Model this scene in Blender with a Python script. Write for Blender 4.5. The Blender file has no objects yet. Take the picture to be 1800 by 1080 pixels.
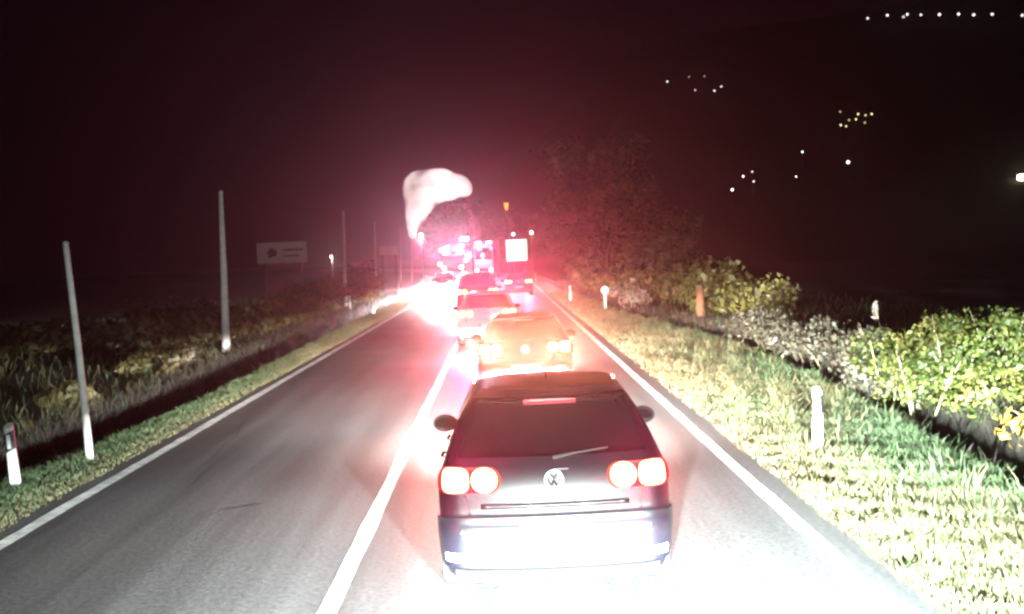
import bpy, math, random
import numpy as np
from mathutils import Vector, Matrix
random.seed(7); rng = np.random.default_rng(7)
S = bpy.context.scene
C = S.collection
PI = math.pi

# ------------------------------------------------------------------ camera
CAM_H = 2.65
cam_d = bpy.data.cameras.new('camera'); cam = bpy.data.objects.new('camera', cam_d); C.objects.link(cam)
cam_d.sensor_width = 36; cam_d.lens = 36.0; cam_d.clip_start = 0.1; cam_d.clip_end = 4000
R_ = Vector((0.99893, -0.01110742, -0.04489359)); U_ = Vector((0.04540907, 0.05159213, 0.99763534)); F_ = Vector((0.008765, 0.99860647, -0.05204131))
M4 = Matrix(((R_.x, U_.x, -F_.x, 0), (R_.y, U_.y, -F_.y, 0), (R_.z, U_.z, -F_.z, CAM_H), (0, 0, 0, 1)))
cam.matrix_world = M4
S.camera = cam

# ------------------------------------------------------------------ world, exposure, renderer
w = bpy.data.worlds.new('World'); S.world = w; w.use_nodes = True
bgn = w.node_tree.nodes['Background']
bgn.inputs[0].default_value = (0.0050, 0.0010, 0.0034, 1); bgn.inputs[1].default_value = 0.6
S.view_settings.view_transform = 'Standard'; S.view_settings.look = 'None'
S.view_settings.exposure = 0.0; S.view_settings.gamma = 1.0; S.view_settings.use_curve_mapping = False
S.render.engine = 'CYCLES'
cy = S.cycles
cy.use_denoising = True
cy.max_bounces = 5; cy.diffuse_bounces = 2; cy.glossy_bounces = 3; cy.transmission_bounces = 4; cy.volume_bounces = 0; cy.transparent_max_bounces = 8
cy.sample_clamp_direct = 0; cy.sample_clamp_indirect = 3.0
cy.caustics_reflective = False; cy.caustics_refractive = False
cy.pixel_filter_type = 'BLACKMAN_HARRIS'; cy.filter_width = 2.7
cy.use_light_tree = True
GLARE_HAZE = 0.0012

# ------------------------------------------------------------------ helpers
def rgba(c): return (c[0], c[1], c[2], 1)
MATS = {}
def mat(name, col, rough=0.6, metal=0.0, emit=None, estr=1.0, noise=None, bump=0.0, bscale=40, coat=0.0, spec=None, trans=0.0):
    """noise = (other colour, scale, [detail]) mixes a second base colour by a noise texture."""
    if name in MATS: return MATS[name]
    m = bpy.data.materials.new(name); m.use_nodes = True; nt = m.node_tree; b = nt.nodes['Principled BSDF']
    b.inputs['Base Color'].default_value = rgba(col); b.inputs['Roughness'].default_value = rough; b.inputs['Metallic'].default_value = metal
    if coat: b.inputs['Coat Weight'].default_value = coat; b.inputs['Coat Roughness'].default_value = 0.05
    if spec is not None: b.inputs['Specular IOR Level'].default_value = spec
    if emit is not None:
        b.inputs['Emission Color'].default_value = rgba(emit); b.inputs['Emission Strength'].default_value = estr
    tc = nt.nodes.new('ShaderNodeTexCoord')
    if noise:
        n = nt.nodes.new('ShaderNodeTexNoise'); n.inputs['Scale'].default_value = noise[1]; n.inputs['Detail'].default_value = noise[2] if len(noise) > 2 else 5
        nt.links.new(tc.outputs['Object'], n.inputs['Vector'])
        r = nt.nodes.new('ShaderNodeValToRGB'); r.color_ramp.elements[0].position = 0.38; r.color_ramp.elements[1].position = 0.64
        r.color_ramp.elements[0].color = rgba(col); r.color_ramp.elements[1].color = rgba(noise[0])
        nt.links.new(n.outputs['Fac'], r.inputs['Fac']); nt.links.new(r.outputs['Color'], b.inputs['Base Color'])
    if bump:
        n2 = nt.nodes.new('ShaderNodeTexNoise'); n2.inputs['Scale'].default_value = bscale; n2.inputs['Detail'].default_value = 6
        nt.links.new(tc.outputs['Object'], n2.inputs['Vector'])
        bp = nt.nodes.new('ShaderNodeBump'); bp.inputs['Strength'].default_value = bump; bp.inputs['Distance'].default_value = 0.02
        nt.links.new(n2.outputs['Fac'], bp.inputs['Height']); nt.links.new(bp.outputs['Normal'], b.inputs['Normal'])
    if trans:
        # thin leaf: let some light through
        t = nt.nodes.new('ShaderNodeBsdfTranslucent'); t.inputs['Color'].default_value = rgba((col[0]*1.2, col[1]*1.2, col[2]*0.8))
        mx = nt.nodes.new('ShaderNodeMixShader'); mx.inputs[0].default_value = trans
        nt.links.new(b.outputs[0], mx.inputs[1]); nt.links.new(t.outputs[0], mx.inputs[2]); nt.links.new(mx.outputs[0], nt.nodes['Material Output'].inputs['Surface'])
    MATS[name] = m
    return m

class MB:
    """collects verts and faces, then links ONE mesh object"""
    def __init__(s): s.v = []; s.f = []; s.mi = []
    def add(s, vs, fs, mi=0):
        o = len(s.v); s.v += [tuple(v) for v in vs]; s.f += [tuple(i + o for i in f) for f in fs]; s.mi += [mi] * len(fs); return s
    def box(s, x0, x1, y0, y1, z0, z1, mi=0, bev=0.0):
        if bev:
            b = bev
            ring = lambda z, i: [(x0+b-(0 if i else 0), y0, z), (x1-b, y0, z), (x1, y0+b, z), (x1, y1-b, z), (x1-b, y1, z), (x0+b, y1, z), (x0, y1-b, z), (x0, y0+b, z)]
            def inset(r):
                cx, cyy = (x0+x1)/2, (y0+y1)/2
                return [(p[0] + (b if p[0] < cx else -b)*0.7, p[1] + (b if p[1] < cyy else -b)*0.7, p[2]) for p in r]
            rs = [inset(ring(z0, 0)), ring(z0+b, 0), ring(z1-b, 0), inset(ring(z1, 0))]
            vs = [p for r in rs for p in r]; fs = []
            for k in range(3):
                for i in range(8): j = (i+1) % 8; fs.append((k*8+i, k*8+j, k*8+8+j, k*8+8+i))
            fs.append(tuple(range(7, -1, -1))); fs.append(tuple(range(24, 32)))
            return s.add(vs, fs, mi)
        vs = [(x, y, z) for z in (z0, z1) for y in (y0, y1) for x in (x0, x1)]
        return s.add(vs, [(0, 2, 3, 1), (4, 5, 7, 6), (0, 1, 5, 4), (2, 6, 7, 3), (0, 4, 6, 2), (1, 3, 7, 5)], mi)
    def tube(s, pts, rad, n=8, mi=0, caps=True):
        pts = [Vector(p) for p in pts]; rad = rad if isinstance(rad, (list, tuple)) else [rad]*len(pts)
        vs = []
        for k, p in enumerate(pts):
            d = (pts[min(k+1, len(pts)-1)] - pts[max(k-1, 0)]).normalized()
            a = d.orthogonal().normalized() if abs(d.z) < 0.95 else Vector((1, 0, 0)); a = (a - d*a.dot(d)).normalized(); b = d.cross(a)
            for i in range(n): t = 2*PI*i/n; vs.append(p + (a*math.cos(t) + b*math.sin(t))*rad[k])
        fs = []
        for k in range(len(pts)-1):
            for i in range(n): j = (i+1) % n; fs.append((k*n+i, k*n+j, k*n+n+j, k*n+n+i))
        if caps: fs.append(tuple(range(n-1, -1, -1))); fs.append(tuple(range((len(pts)-1)*n, len(pts)*n)))
        return s.add(vs, fs, mi)
    def lathe(s, c, axis, prof, n=20, mi=0):
        """prof = [(distance along axis, radius)]"""
        c = Vector(c); d = Vector(axis).normalized(); a = d.orthogonal().normalized(); b = d.cross(a); vs = []
        for (h, r) in prof:
            for i in range(n): t = 2*PI*i/n; vs.append(c + d*h + (a*math.cos(t)+b*math.sin(t))*max(r, 1e-4))
        fs = []
        for k in range(len(prof)-1):
            for i in range(n): j = (i+1) % n; fs.append((k*n+i, k*n+j, k*n+n+j, k*n+n+i))
        fs.append(tuple(range(n-1, -1, -1))); fs.append(tuple(range((len(prof)-1)*n, len(prof)*n)))
        return s.add(vs, fs, mi)
    def build(s, name, m, parent=None, smooth=False):
        me = bpy.data.meshes.new(name); me.from_pydata(s.v, [], s.f)
        for x in (m if isinstance(m, (list, tuple)) else [m]): me.materials.append(x)
        if any(s.mi): me.polygons.foreach_set('material_index', s.mi)
        if smooth: me.polygons.foreach_set('use_smooth', [True]*len(me.polygons))
        me.update()
        o = bpy.data.objects.new(name, me); C.objects.link(o)
        if parent is not None: o.parent = parent
        return o

def np_mesh(name, verts, quads, mats, mi=None, smooth=False, parent=None):
    me = bpy.data.meshes.new(name); nv = len(verts); nf = len(quads); k = quads.shape[1]
    me.vertices.add(nv); me.vertices.foreach_set('co', np.asarray(verts, np.float32).ravel())
    me.loops.add(nf*k); me.loops.foreach_set('vertex_index', np.asarray(quads, np.int32).ravel())
    me.polygons.add(nf); me.polygons.foreach_set('loop_start', np.arange(0, nf*k, k, dtype=np.int32)); me.polygons.foreach_set('loop_total', np.full(nf, k, np.int32))
    for m in mats: me.materials.append(m)
    if mi is not None: me.polygons.foreach_set('material_index', np.asarray(mi, np.int32))
    if smooth: me.polygons.foreach_set('use_smooth', np.ones(nf, bool))
    me.update(calc_edges=True); me.validate()
    o = bpy.data.objects.new(name, me); C.objects.link(o)
    if parent is not None: o.parent = parent
    return o

def tag(o, label=None, cat=None, group=None, kind=None):
    if label: o['label'] = label
    if cat: o['category'] = cat
    if group: o['group'] = group
    if kind: o['kind'] = kind
    return o
def thing(name, label, cat, loc=(0, 0, 0), rz=0, group=None, rot=None):
    o = bpy.data.objects.new(name, None); C.objects.link(o); o.empty_display_size = 0.2
    o.location = loc; o.rotation_euler = rot if rot else (0, 0, rz)
    return tag(o, label, cat, group)
def dup(root, loc, label, rz=None, rot=None, group=None, scale=None):
    r = root.copy(); C.objects.link(r); r.location = loc; r['label'] = label
    if rz is not None: r.rotation_euler = (0, 0, rz)
    if rot is not None: r.rotation_euler = rot
    if scale: r.scale = scale
    if group: r['group'] = group
    for ch in list(root.children):
        c = ch.copy(); C.objects.link(c); c.parent = r
        for g in list(ch.children):
            d = g.copy(); C.objects.link(d); d.parent = c
    return r

def beam(ld, cut_soft=0.02, hw=0.4, vw=0.13, spill=0.03, kick=0.27, cut=0.004, hwl=None):
    """dipped-beam pattern of a real headlamp: bright below a cut-off that rises to the kerb side, a little stray light above"""
    ld.use_nodes = True; nt = ld.node_tree; N = nt.nodes; L = nt.links
    em = N['Emission']
    tc = N.new('ShaderNodeTexCoord'); sp = N.new('ShaderNodeSeparateXYZ'); L.new(tc.outputs['Normal'], sp.inputs[0])
    def m(op, a, b=None, clamp=False):
        n = N.new('ShaderNodeMath'); n.operation = op; n.use_clamp = clamp
        for i, x in enumerate((a, b)):
            if x is None: continue
            if isinstance(x, (int, float)): n.inputs[i].default_value = x
            else: L.new(x, n.inputs[i])
        return n.outputs[0]
    z = m('MAXIMUM', m('ABSOLUTE', sp.outputs[2]), 0.05)
    sx = m('DIVIDE', sp.outputs[0], z); sy = m('DIVIDE', sp.outputs[1], z)
    sy2 = m('SUBTRACT', sy, m('MULTIPLY', m('MAXIMUM', m('SUBTRACT', sx, 0.22), 0.0), kick*2))
    below = m('DIVIDE', m('SUBTRACT', cut, sy2), cut_soft, clamp=True)
    v = m('DIVIDE', sy, vw); V = m('DIVIDE', 1.0, m('ADD', 1.0, m('MULTIPLY', v, v)))
    h = m('ADD', m('MULTIPLY', m('MAXIMUM', sx, 0.0), 1/hw), m('MULTIPLY', m('MINIMUM', sx, 0.0), 1/(hwl or hw))); H = m('POWER', m('DIVIDE', 1.0, m('ADD', 1.0, m('MULTIPLY', h, h))), 1.4)
    f = m('ADD', m('MULTIPLY', m('MULTIPLY', below, V), H), m('MULTIPLY', H, spill))
    L.new(f, em.inputs['Strength'])

def spot(name, loc, direction, energy, color, size_deg=150, blend=1.0, radius=0.05, parent=None, beam_kw=None):
    ld = bpy.data.lights.new(name, 'SPOT'); ld.energy = energy; ld.color = color; ld.spot_size = math.radians(size_deg); ld.spot_blend = blend; ld.shadow_soft_size = radius
    o = bpy.data.objects.new(name, ld); C.objects.link(o); o.location = loc
    o.rotation_euler = Vector(direction).to_track_quat('-Z', 'Y').to_euler()
    if parent is not None: o.parent = parent
    if beam_kw is not None: beam(ld, **beam_kw)
    return o
def point(name, loc, energy, color, radius=0.1, parent=None):
    ld = bpy.data.lights.new(name, 'POINT'); ld.energy = energy; ld.color = color; ld.shadow_soft_size = radius
    o = bpy.data.objects.new(name, ld); C.objects.link(o); o.location = loc
    if parent is not None: o.parent = parent
    return o

# ------------------------------------------------------------------ headlamps of the lorry the photograph is taken from (they hang below the windscreen)
E_TRUCK = 245000
for hx in (-0.35, 1.45):
    spot('truck_headlamp', (hx, 0.7, 0.95), (0, 1, 0), E_TRUCK, (0.86, 1.0, 0.98), 160, 0.3, 0.08, None, dict(hw=0.55, hwl=0.31, vw=0.22, spill=0.040, kick=0.155, cut=-0.030, cut_soft=0.055))

# ------------------------------------------------------------------ ground
def lerp(x, xs, ys): return np.interp(x, xs, ys)
def bend(y): y = np.asarray(y, float); return -np.where(y > 88, (y-88)**2/(2*520.0), 0.0)
YT = [-60, 0, 10, 14.5, 20, 27, 36, 45, 60, 100, 400]
def ditch_r(y): return lerp(y, YT, [4.9, 4.9, 5.15, 5.55, 5.95, 6.1, 5.4, 4.7, 4.35, 3.95, 4.2])
def width_r(y): return lerp(y, YT, [1.5, 1.5, 1.4, 1.15, 0.95, 0.8, 0.6, 0.5, 0.45, 0.4, 0.4])
def ditch_l(y): return lerp(y, YT, [6.9, 6.9, 6.75, 6.35, 6.15, 6.2, 6.35, 6.5, 6.5, 6.6, 6.6])
def wob(x, y): return 0.5*np.sin(x*1.9+y*0.7)+0.3*np.sin(x*4.1-y*1.3+1)+0.2*np.sin(y*2.9+x*0.6)
def smooth(t): t = np.clip(t, 0, 1); return t*t*(3-2*t)
def hill_z(x, y):
    q = np.hypot(x, y); az = np.degrees(np.arctan2(x, np.maximum(y, 1e-3))); az = np.where(y <= 0, 90, az)
    return np.clip(0.30*(q-125), 0, 98)*smooth((az-2.5)/5.5)
def zg(x, y):
    x = np.asarray(x, float); y = np.asarray(y, float); X = x-bend(y)
    dr = ditch_r(y)+0.07*np.sin(y*2.3)+0.05*np.sin(y*5.1); wr = width_r(y); dep = 0.55*wr
    t = (X-dr)/wr
    zr = np.where(t < 0, -0.012-0.045*np.clip((X-2.9)/2, 0, 1), 0)
    ditch = -0.06-dep*smooth(t/0.4)*(1-smooth((t-0.6)/0.5)) + 0.16*smooth((t-0.6)/0.6)
    zr = np.where(t >= 0, ditch, zr)
    zr = zr + np.where(X > 3.15, 0.022*wob(x*2, y*2), 0) + np.where(t > 1.2, 0.08*wob(x*0.5, y*0.4)*smooth((t-1.2)/3), 0)
    dl = ditch_l(y)+0.03*np.sin(y*1.9+1)+0.02*np.sin(y*4.3); XL = -X; t2 = XL-dl
    zl = np.where(t2 < 0, -0.012-0.05*np.clip((XL-5.3)/1.2, 0, 1), -0.06-0.85*smooth(t2/0.75)+0.80*smooth((t2-1.0)/0.95))
    zl = zl + np.where(XL > 5.6, 0.02*wob(x*2, y*2), 0) + np.where(t2 > 4.0, 0.10*wob(x*0.45, y*0.35)*smooth((t2-4)/3), 0)
    z = np.where(X > 2.85, zr, np.where(X < -5.2, zl, -0.02))
    return z + hill_z(x, y)
def axis(parts):
    out = []
    for a, b, n in parts: out += list(np.linspace(a, b, n, endpoint=False))
    return np.array(out+[parts[-1][1]])
ys = axis([(-60, 4, 20), (4, 30, 150), (30, 70, 110), (70, 140, 60), (140, 400, 40), (400, 1500, 12)])
xs_l = axis([(-1200, -200, 8), (-200, -40, 20), (-40, -14, 30), (-14, -5.0, 80)])
xs_m = np.array([-3, -1, 1])
xs_r = axis([(2.7, 9, 70), (9, 20, 35), (20, 60, 25), (60, 420, 46), (420, 1200, 8)])
xs = np.concatenate([xs_l, xs_m, xs_r])
gx, gy = np.meshgrid(xs, ys); wx = gx + np.where(np.abs(gx) < 60, bend(np.minimum(gy, 400)), 0)
gz = zg(wx, gy)
nx, ny = len(xs), len(ys)
ii = (np.arange(ny-1)[:, None]*nx+np.arange(nx-1)[None, :]).ravel()
q = np.stack([ii, ii+1, ii+nx+1, ii+nx], 1)
m_soil = mat('soil and dead grass', (0.006, 0.005, 0.004), 0.95, noise=((0.020, 0.017, 0.010), 1.7, 8), bump=0.8, bscale=14)
ground = tag(np_mesh('ground', np.stack([wx.ravel(), gy.ravel(), gz.ravel()], 1), q, [m_soil], smooth=True), kind='structure')

# strips of verge turf at both road edges, a few centimetres proud of the bare soil
m_turf = mat('verge turf', (0.06, 0.054, 0.028), 0.95, noise=((0.13, 0.115, 0.065), 3.0, 8), bump=0.8, bscale=30)
def verge(x0f, x1f, n):
    yv = axis([(-20, 4, 12), (4, 40, 180), (40, 100, 100), (100, 260, 40)]); vs = []
    for y in yv:
        bx = float(bend(y))
        for k in range(n+1):
            x = x0f(y)+(x1f(y)-x0f(y))*k/n+bx; z = float(zg(x, y)); vs.append((x, y, z+(0.012 if k < n else -0.03)))
    ii = (np.arange(len(yv)-1)[:, None]*(n+1)+np.arange(n)[None, :]).ravel()
    return tag(np_mesh('verge', np.array(vs), np.stack([ii, ii+1, ii+n+2, ii+n+1], 1), [m_turf], smooth=True), kind='structure')
verge(lambda y: 2.90, lambda y: float(ditch_r(y)+.02+.07*math.sin(y*2.3)+.05*math.sin(y*5.1)), 14)
verge(lambda y: -5.30, lambda y: -float(ditch_l(y)+.02+.03*math.sin(y*1.9+1)+.02*math.sin(y*4.3)), 10)

# road: asphalt sheet with a broken edge
m_road = bpy.data.materials.new('asphalt'); m_road.use_nodes = True
nt = m_road.node_tree; b = nt.nodes['Principled BSDF']; L = nt.links
tc = nt.nodes.new('ShaderNodeTexCoord')
def tex(scale, detail=4, stretch=(1, 1, 1)):
    mp = nt.nodes.new('ShaderNodeMapping'); mp.inputs['Scale'].default_value = stretch; L.new(tc.outputs['Object'], mp.inputs[0])
    n = nt.nodes.new('ShaderNodeTexNoise'); n.inputs['Scale'].default_value = scale; n.inputs['Detail'].default_value = detail; L.new(mp.outputs[0], n.inputs['Vector']); return n
n1 = tex(0.9, 8, (2.2, 0.10, 1)); n2 = tex(22, 9); n3 = tex(0.5, 5)
r1 = nt.nodes.new('ShaderNodeValToRGB'); r1.color_ramp.elements[0].color = (0.060, 0.062, 0.064, 1); r1.color_ramp.elements[1].color = (0.116, 0.118, 0.12, 1)
r1.color_ramp.elements[0].position = 0.35; r1.color_ramp.elements[1].position = 0.68; L.new(n1.outputs['Fac'], r1.inputs[0])
mx = nt.nodes.new('ShaderNodeMix'); mx.data_type = 'RGBA'; mx.blend_type = 'MULTIPLY'; mx.inputs[0].default_value = 0.6
L.new(r1.outputs[0], mx.inputs[6]); rr = nt.nodes.new('ShaderNodeValToRGB'); rr.color_ramp.elements[0].position = 0.3; rr.color_ramp.elements[1].position = 0.7; L.new(n2.outputs['Fac'], rr.inputs[0]); L.new(rr.outputs[0], mx.inputs[7]); L.new(mx.outputs[2], b.inputs['Base Color'])
rg = nt.nodes.new('ShaderNodeMapRange'); rg.inputs[3].default_value = 0.42; rg.inputs[4].default_value = 0.62; L.new(n3.outputs['Fac'], rg.inputs[0]); L.new(rg.outputs[0], b.inputs['Roughness'])
bp = nt.nodes.new('ShaderNodeBump'); bp.inputs['Strength'].default_value = 0.35; bp.inputs['Distance'].default_value = 0.01; L.new(n2.outputs['Fac'], bp.inputs['Height']); L.new(bp.outputs[0], b.inputs['Normal'])
yr = axis([(-40, 5, 30), (5, 60, 220), (60, 140, 80), (140, 380, 80)])
def strip(name, xl, xr, z, m, ys, cols=2, jag=0.0, kind='structure'):
    vs = []; n = len(ys)
    for i, y in enumerate(ys):
        jl = jag*rng.uniform(-1, 1); jr = jag*rng.uniform(-1, 1); bx = float(bend(y))
        for k in range(cols+1):
            t = k/cols; x = xl+(xr-xl)*t + (jl if k == 0 else jr if k == cols else 0); vs.append((x+bx, y, z))
    ii = (np.arange(n-1)[:, None]*(cols+1)+np.arange(cols)[None, :]).ravel()
    return tag(np_mesh(name, np.array(vs), np.stack([ii, ii+1, ii+cols+2, ii+cols+1], 1), [m], smooth=True), kind=kind)
road = strip('road', -5.36, 2.97, 0.0, m_road, yr, 8, 0.035)
m_line = mat('road paint', (0.72, 0.73, 0.70), 0.6, noise=((0.40, 0.41, 0.40), 5, 10), bump=0.2, bscale=80)
yl = axis([(-40, 100, 260), (100, 380, 60)])
strip('edge_line', -5.15, -4.98, 0.006, m_line, yl, 1, 0.010)
strip('edge_line', 2.60, 2.74, 0.006, m_line, yl, 1, 0.010)
strip('centre_line', -1.51, -1.355, 0.006, m_line, yl, 1, 0.010)
# repaired seam and a scuff in the left lane
m_tar = mat('tar seam', (0.035, 0.035, 0.036), 0.5)
MB().add([(-3.24, 11.05, .004), (-3.05, 11.12, .004), (-2.86, 11.22, .004), (-2.72, 11.27, .004), (-2.86, 11.25, .004), (-3.06, 11.16, .004)], [(0, 1, 4, 5), (1, 2, 3, 4)]).build('tar_patch', m_tar)['kind'] = 'structure'

g = random.Random(12)
for (x0, y0, n_, dx, dy) in ((-3.9, 12.5, 11, -.05, .6), (-2.7, 17.5, 9, .12, .8), (1.9, 12.2, 6, .05, .5)):
    cm = MB(); p = [(x0, y0)]
    for k in range(n_): p.append((p[-1][0]+dx+g.uniform(-.09, .09), p[-1][1]+dy*g.uniform(.6, 1.3)))
    for a_, b_ in zip(p, p[1:]): wd_ = g.uniform(.002, .007); cm.add([(a_[0]-wd_, a_[1], .0035), (a_[0]+wd_, a_[1], .0035), (b_[0]+wd_, b_[1], .0035), (b_[0]-wd_, b_[1], .0035)], [(0, 1, 2, 3)])
    cm.build('road_crack', m_tar)['kind'] = 'structure'
# ------------------------------------------------------------------ thin volume added so lamps bloom, standing in for lens glare
def glare_haze_box():
    o = MB().box(-620, 620, -30, 620, -3, 135).build('glare_haze', [])
    m = bpy.data.materials.new('glare_haze'); m.use_nodes = True; nt = m.node_tree; nt.nodes.remove(nt.nodes['Principled BSDF'])
    pv = nt.nodes.new('ShaderNodeVolumePrincipled'); pv.inputs['Color'].default_value = (0.85, 0.85, 0.9, 1); pv.inputs['Density'].default_value = GLARE_HAZE; pv.inputs['Anisotropy'].default_value = 0.92
    nt.links.new(pv.outputs[0], nt.nodes['Material Output'].inputs['Volume']); o.data.materials.append(m); o['kind'] = 'stuff'; return o
glare_haze_box()

# ------------------------------------------------------------------ plants
def leaf_cloud(blobs, n, size, flat=0.5, seed=0, asp=0.62, surf=0.6):
    """leaf-sized folded faces spread through ellipsoids; returns verts and quads"""
    g = np.random.default_rng(seed); vol = np.array([b[3]*b[4]*b[5] for b in blobs])**0.7; k = g.choice(len(blobs), n, p=vol/vol.sum()); B = np.array(blobs)[k]
    d = g.normal(size=(n, 3)); d /= np.linalg.norm(d, axis=1)[:, None]
    # uneven outline: clumps push out and in
    lump = 1+0.16*np.sin(d[:, 0]*5+k*2.1)+0.14*np.sin(d[:, 1]*7+k)+0.12*np.sin(d[:, 2]*6+k*0.7)
    r = np.where(g.random(n) < surf, g.uniform(0.78, 1.05, n), g.uniform(0.3, 0.85, n))*lump
    p = B[:, :3]+d*B[:, 3:6]*r[:, None]
    nrm = d+g.normal(size=(n, 3))*0.75; nrm /= np.linalg.norm(nrm, axis=1)[:, None]
    a = np.cross(nrm, g.normal(size=(n, 3))); a[:, 2] -= flat; a -= nrm*np.sum(a*nrm, 1)[:, None]; a /= np.linalg.norm(a, axis=1)[:, None]; bb = np.cross(nrm, a)
    s = (size*np.clip(np.exp(g.normal(size=n)*0.38), .4, 2.0))[:, None]
    v = np.empty((n, 4, 3)); v[:, 0] = p-a*s*0.5; v[:, 2] = p+a*s*0.55; v[:, 1] = p+bb*s*asp*0.5+nrm*s*0.10-a*s*0.05; v[:, 3] = p-bb*s*asp*0.5+nrm*s*0.10-a*s*0.05
    return v.reshape(-1, 3), np.arange(n*4).reshape(n, 4), k, p
def lmats(key, cols, trans=0.3): return [mat('%s leaf %d' % (key, i), c, 0.55, trans=trans) for i, c in enumerate(cols)]
def foliage(name, parent, blobs, n, size, mats, seed=0, floor=True, **kw):
    v, q, k, p = leaf_cloud(blobs, n, size, seed=seed, **kw)
    g = np.random.default_rng(seed+99)
    # neighbouring leaves tend to share a shade: clumps
    cl = np.sin(p[:, 0]*2.3/size*0.1+k)+np.sin(p[:, 1]*1.7/size*0.1)+np.sin(p[:, 2]*2.9/size*0.1+k*1.3)+g.normal(size=n)*0.9
    mi = np.clip(np.searchsorted(np.quantile(cl, np.linspace(0, 1, len(mats)+1)[1:-1]), cl), 0, len(mats)-1)
    if floor:
        z0 = zg(v[:, 0], v[:, 1]); v[:, 2] = np.maximum(v[:, 2], z0+0.02)
    return np_mesh(name, v, q, mats, mi, parent=parent)
m_bark = mat('bark', (0.075, 0.055, 0.04), 0.95, noise=((0.13, 0.10, 0.075), 9), bump=0.7, bscale=20)
m_twig = mat('twig', (0.17, 0.13, 0.08), 0.9)
m_drystalk = mat('dry stalk', (0.42, 0.36, 0.24), 0.9)

def bush(name, label, cat, blobs, n, size, mats, seed, stems=8, group=None, smat=None):
    c = np.mean(np.array(blobs)[:, :2], 0); bz = float(zg(c[0], c[1]))
    t = thing(name, label, cat, (c[0], c[1], bz), group=group)
    off = [(b[0]-c[0], b[1]-c[1], b[2]-bz)+tuple(b[3:]) for b in blobs]
    v, q, k, p = leaf_cloud(blobs, n, size, seed=seed)
    f = foliage('foliage', None, blobs, n, size, mats, seed); f.parent = t; f.location = (-c[0], -c[1], -bz); f['kind'] = 'stuff'
    g = random.Random(seed); sb = MB()
    for i in range(stems):
        b = off[i % len(off)]; a = g.uniform(0, 2*PI); rr = g.uniform(0, 0.5)
        x0, y0 = b[0]+math.cos(a)*rr*b[3]*.6, b[1]+math.sin(a)*rr*b[4]*.6; z0 = float(zg(x0+c[0], y0+c[1]))-bz
        x1, y1, z1 = b[0]+math.cos(a)*b[3]*.9, b[1]+math.sin(a)*b[4]*.9, b[2]+b[5]*g.uniform(.3, .95)
        sb.tube([(x0, y0, z0-.05), ((x0+x1)/2+g.uniform(-.05, .05), (y0+y1)/2, (z0+z1)/2+.08), (x1, y1, z1)], [.018*(.5+b[5]), .012*(.5+b[5]), .004], 5)
    st = sb.build('stems', smat or m_twig, t); st['kind'] = 'stuff'
    return t

# the leafy bush at the right edge
L_YG = lmats('yellow green', [(0.035, 0.055, 0.010), (0.065, 0.092, 0.016), (0.10, 0.12, 0.024), (0.15, 0.14, 0.034)], 0.25)
rb_blobs = [(6.35, 15.6, 0.50, .62, .9, .48), (7.0, 16.2, .72, .75, 1.0, .62), (7.7, 15.8, .78, .8, 1.0, .62), (8.4, 15.2, .75, .8, 1.0, .66), (7.0, 14.6, .30, .7, .8, .45), (7.8, 14.2, .36, .8, .8, .55), (8.7, 14.0, .5, .8, .9, .7), (6.6, 17.6, .55, .7, .9, .5), (9.3, 15.2, .7, .8, 1.1, .75), (6.95, 16.0, 1.22, .28, .35, .22), (7.75, 15.7, 1.25, .3, .3, .2), (8.35, 15.3, 1.28, .3, .35, .18)]
rb = bush('leafy_bush', 'tall yellow green leafy bush beyond the ditch at the right edge', 'bush', rb_blobs, 14000, 0.062, L_YG, 3, 26, smat=m_drystalk)
def leaf_mesh(name, m):
    s = MB(); pts = [(0, 0, 0), (.32, .2, .05), (.38, .5, .07), (.2, .82, .03), (0, 1.05, -.06), (-.2, .82, .03), (-.38, .5, .07), (-.32, .2, .05), (0, .5, 0)]
    s.add(pts, [(8, 0, 1), (8, 1, 2), (8, 2, 3), (8, 3, 4), (8, 4, 5), (8, 5, 6), (8, 6, 7), (8, 7, 0)]); me = bpy.data.meshes.new(name); me.from_pydata(s.v, [], s.f); me.materials.append(m); me.update(); return me
LEAF_ME = [leaf_mesh('leaf', m) for m in L_YG]
gl = random.Random(5)
for i in range(290):
    b = rb_blobs[gl.randrange(len(rb_blobs)-3)] if i % 5 else rb_blobs[-1-gl.randrange(3)]
    a = gl.uniform(PI*1.0, PI*2.05); e = gl.uniform(-.2, 1.2)
    d = Vector((math.cos(a)*math.cos(e), math.sin(a)*math.cos(e), math.sin(e)))
    p = Vector((b[0]+d.x*b[3]*1.08, b[1]+d.y*b[4]*1.08, b[2]+d.z*b[5]*1.08)); p.z = max(p.z, float(zg(p.x, p.y))+.06)
    o = bpy.data.objects.new('leaf', LEAF_ME[gl.choice((1, 1, 2, 2, 3, 0))]); C.objects.link(o); o.parent = rb; o.location = p-rb.location
    n = (d+Vector((gl.gauss(0, .5), gl.gauss(0, .5), gl.gauss(0, .5)+.2))).normalized(); o.rotation_euler = n.to_track_quat('Z', 'Y').to_euler(); o.rotation_euler.rotate_axis('Z', gl.uniform(0, 6.28))
    s = gl.uniform(.05, .088); o.scale = (s, s, s)
L_YEL = lmats('autumn yellow', [(0.30, 0.22, 0.03), (0.42, 0.32, 0.05), (0.20, 0.17, 0.04)], 0.25)
bush('yellow_bush', 'low bush with yellow autumn leaves at the right edge below the tall bush', 'bush', [(6.75, 12.9, .12, .4, .5, .3), (7.2, 12.4, .18, .5, .5, .38)], 700, 0.10, L_YEL, 11, 8)
L_GREY = lmats('grey green', [(0.042, 0.044, 0.028), (0.065, 0.066, 0.044), (0.10, 0.095, 0.07), (0.028, 0.026, 0.016)], 0.2)
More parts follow.
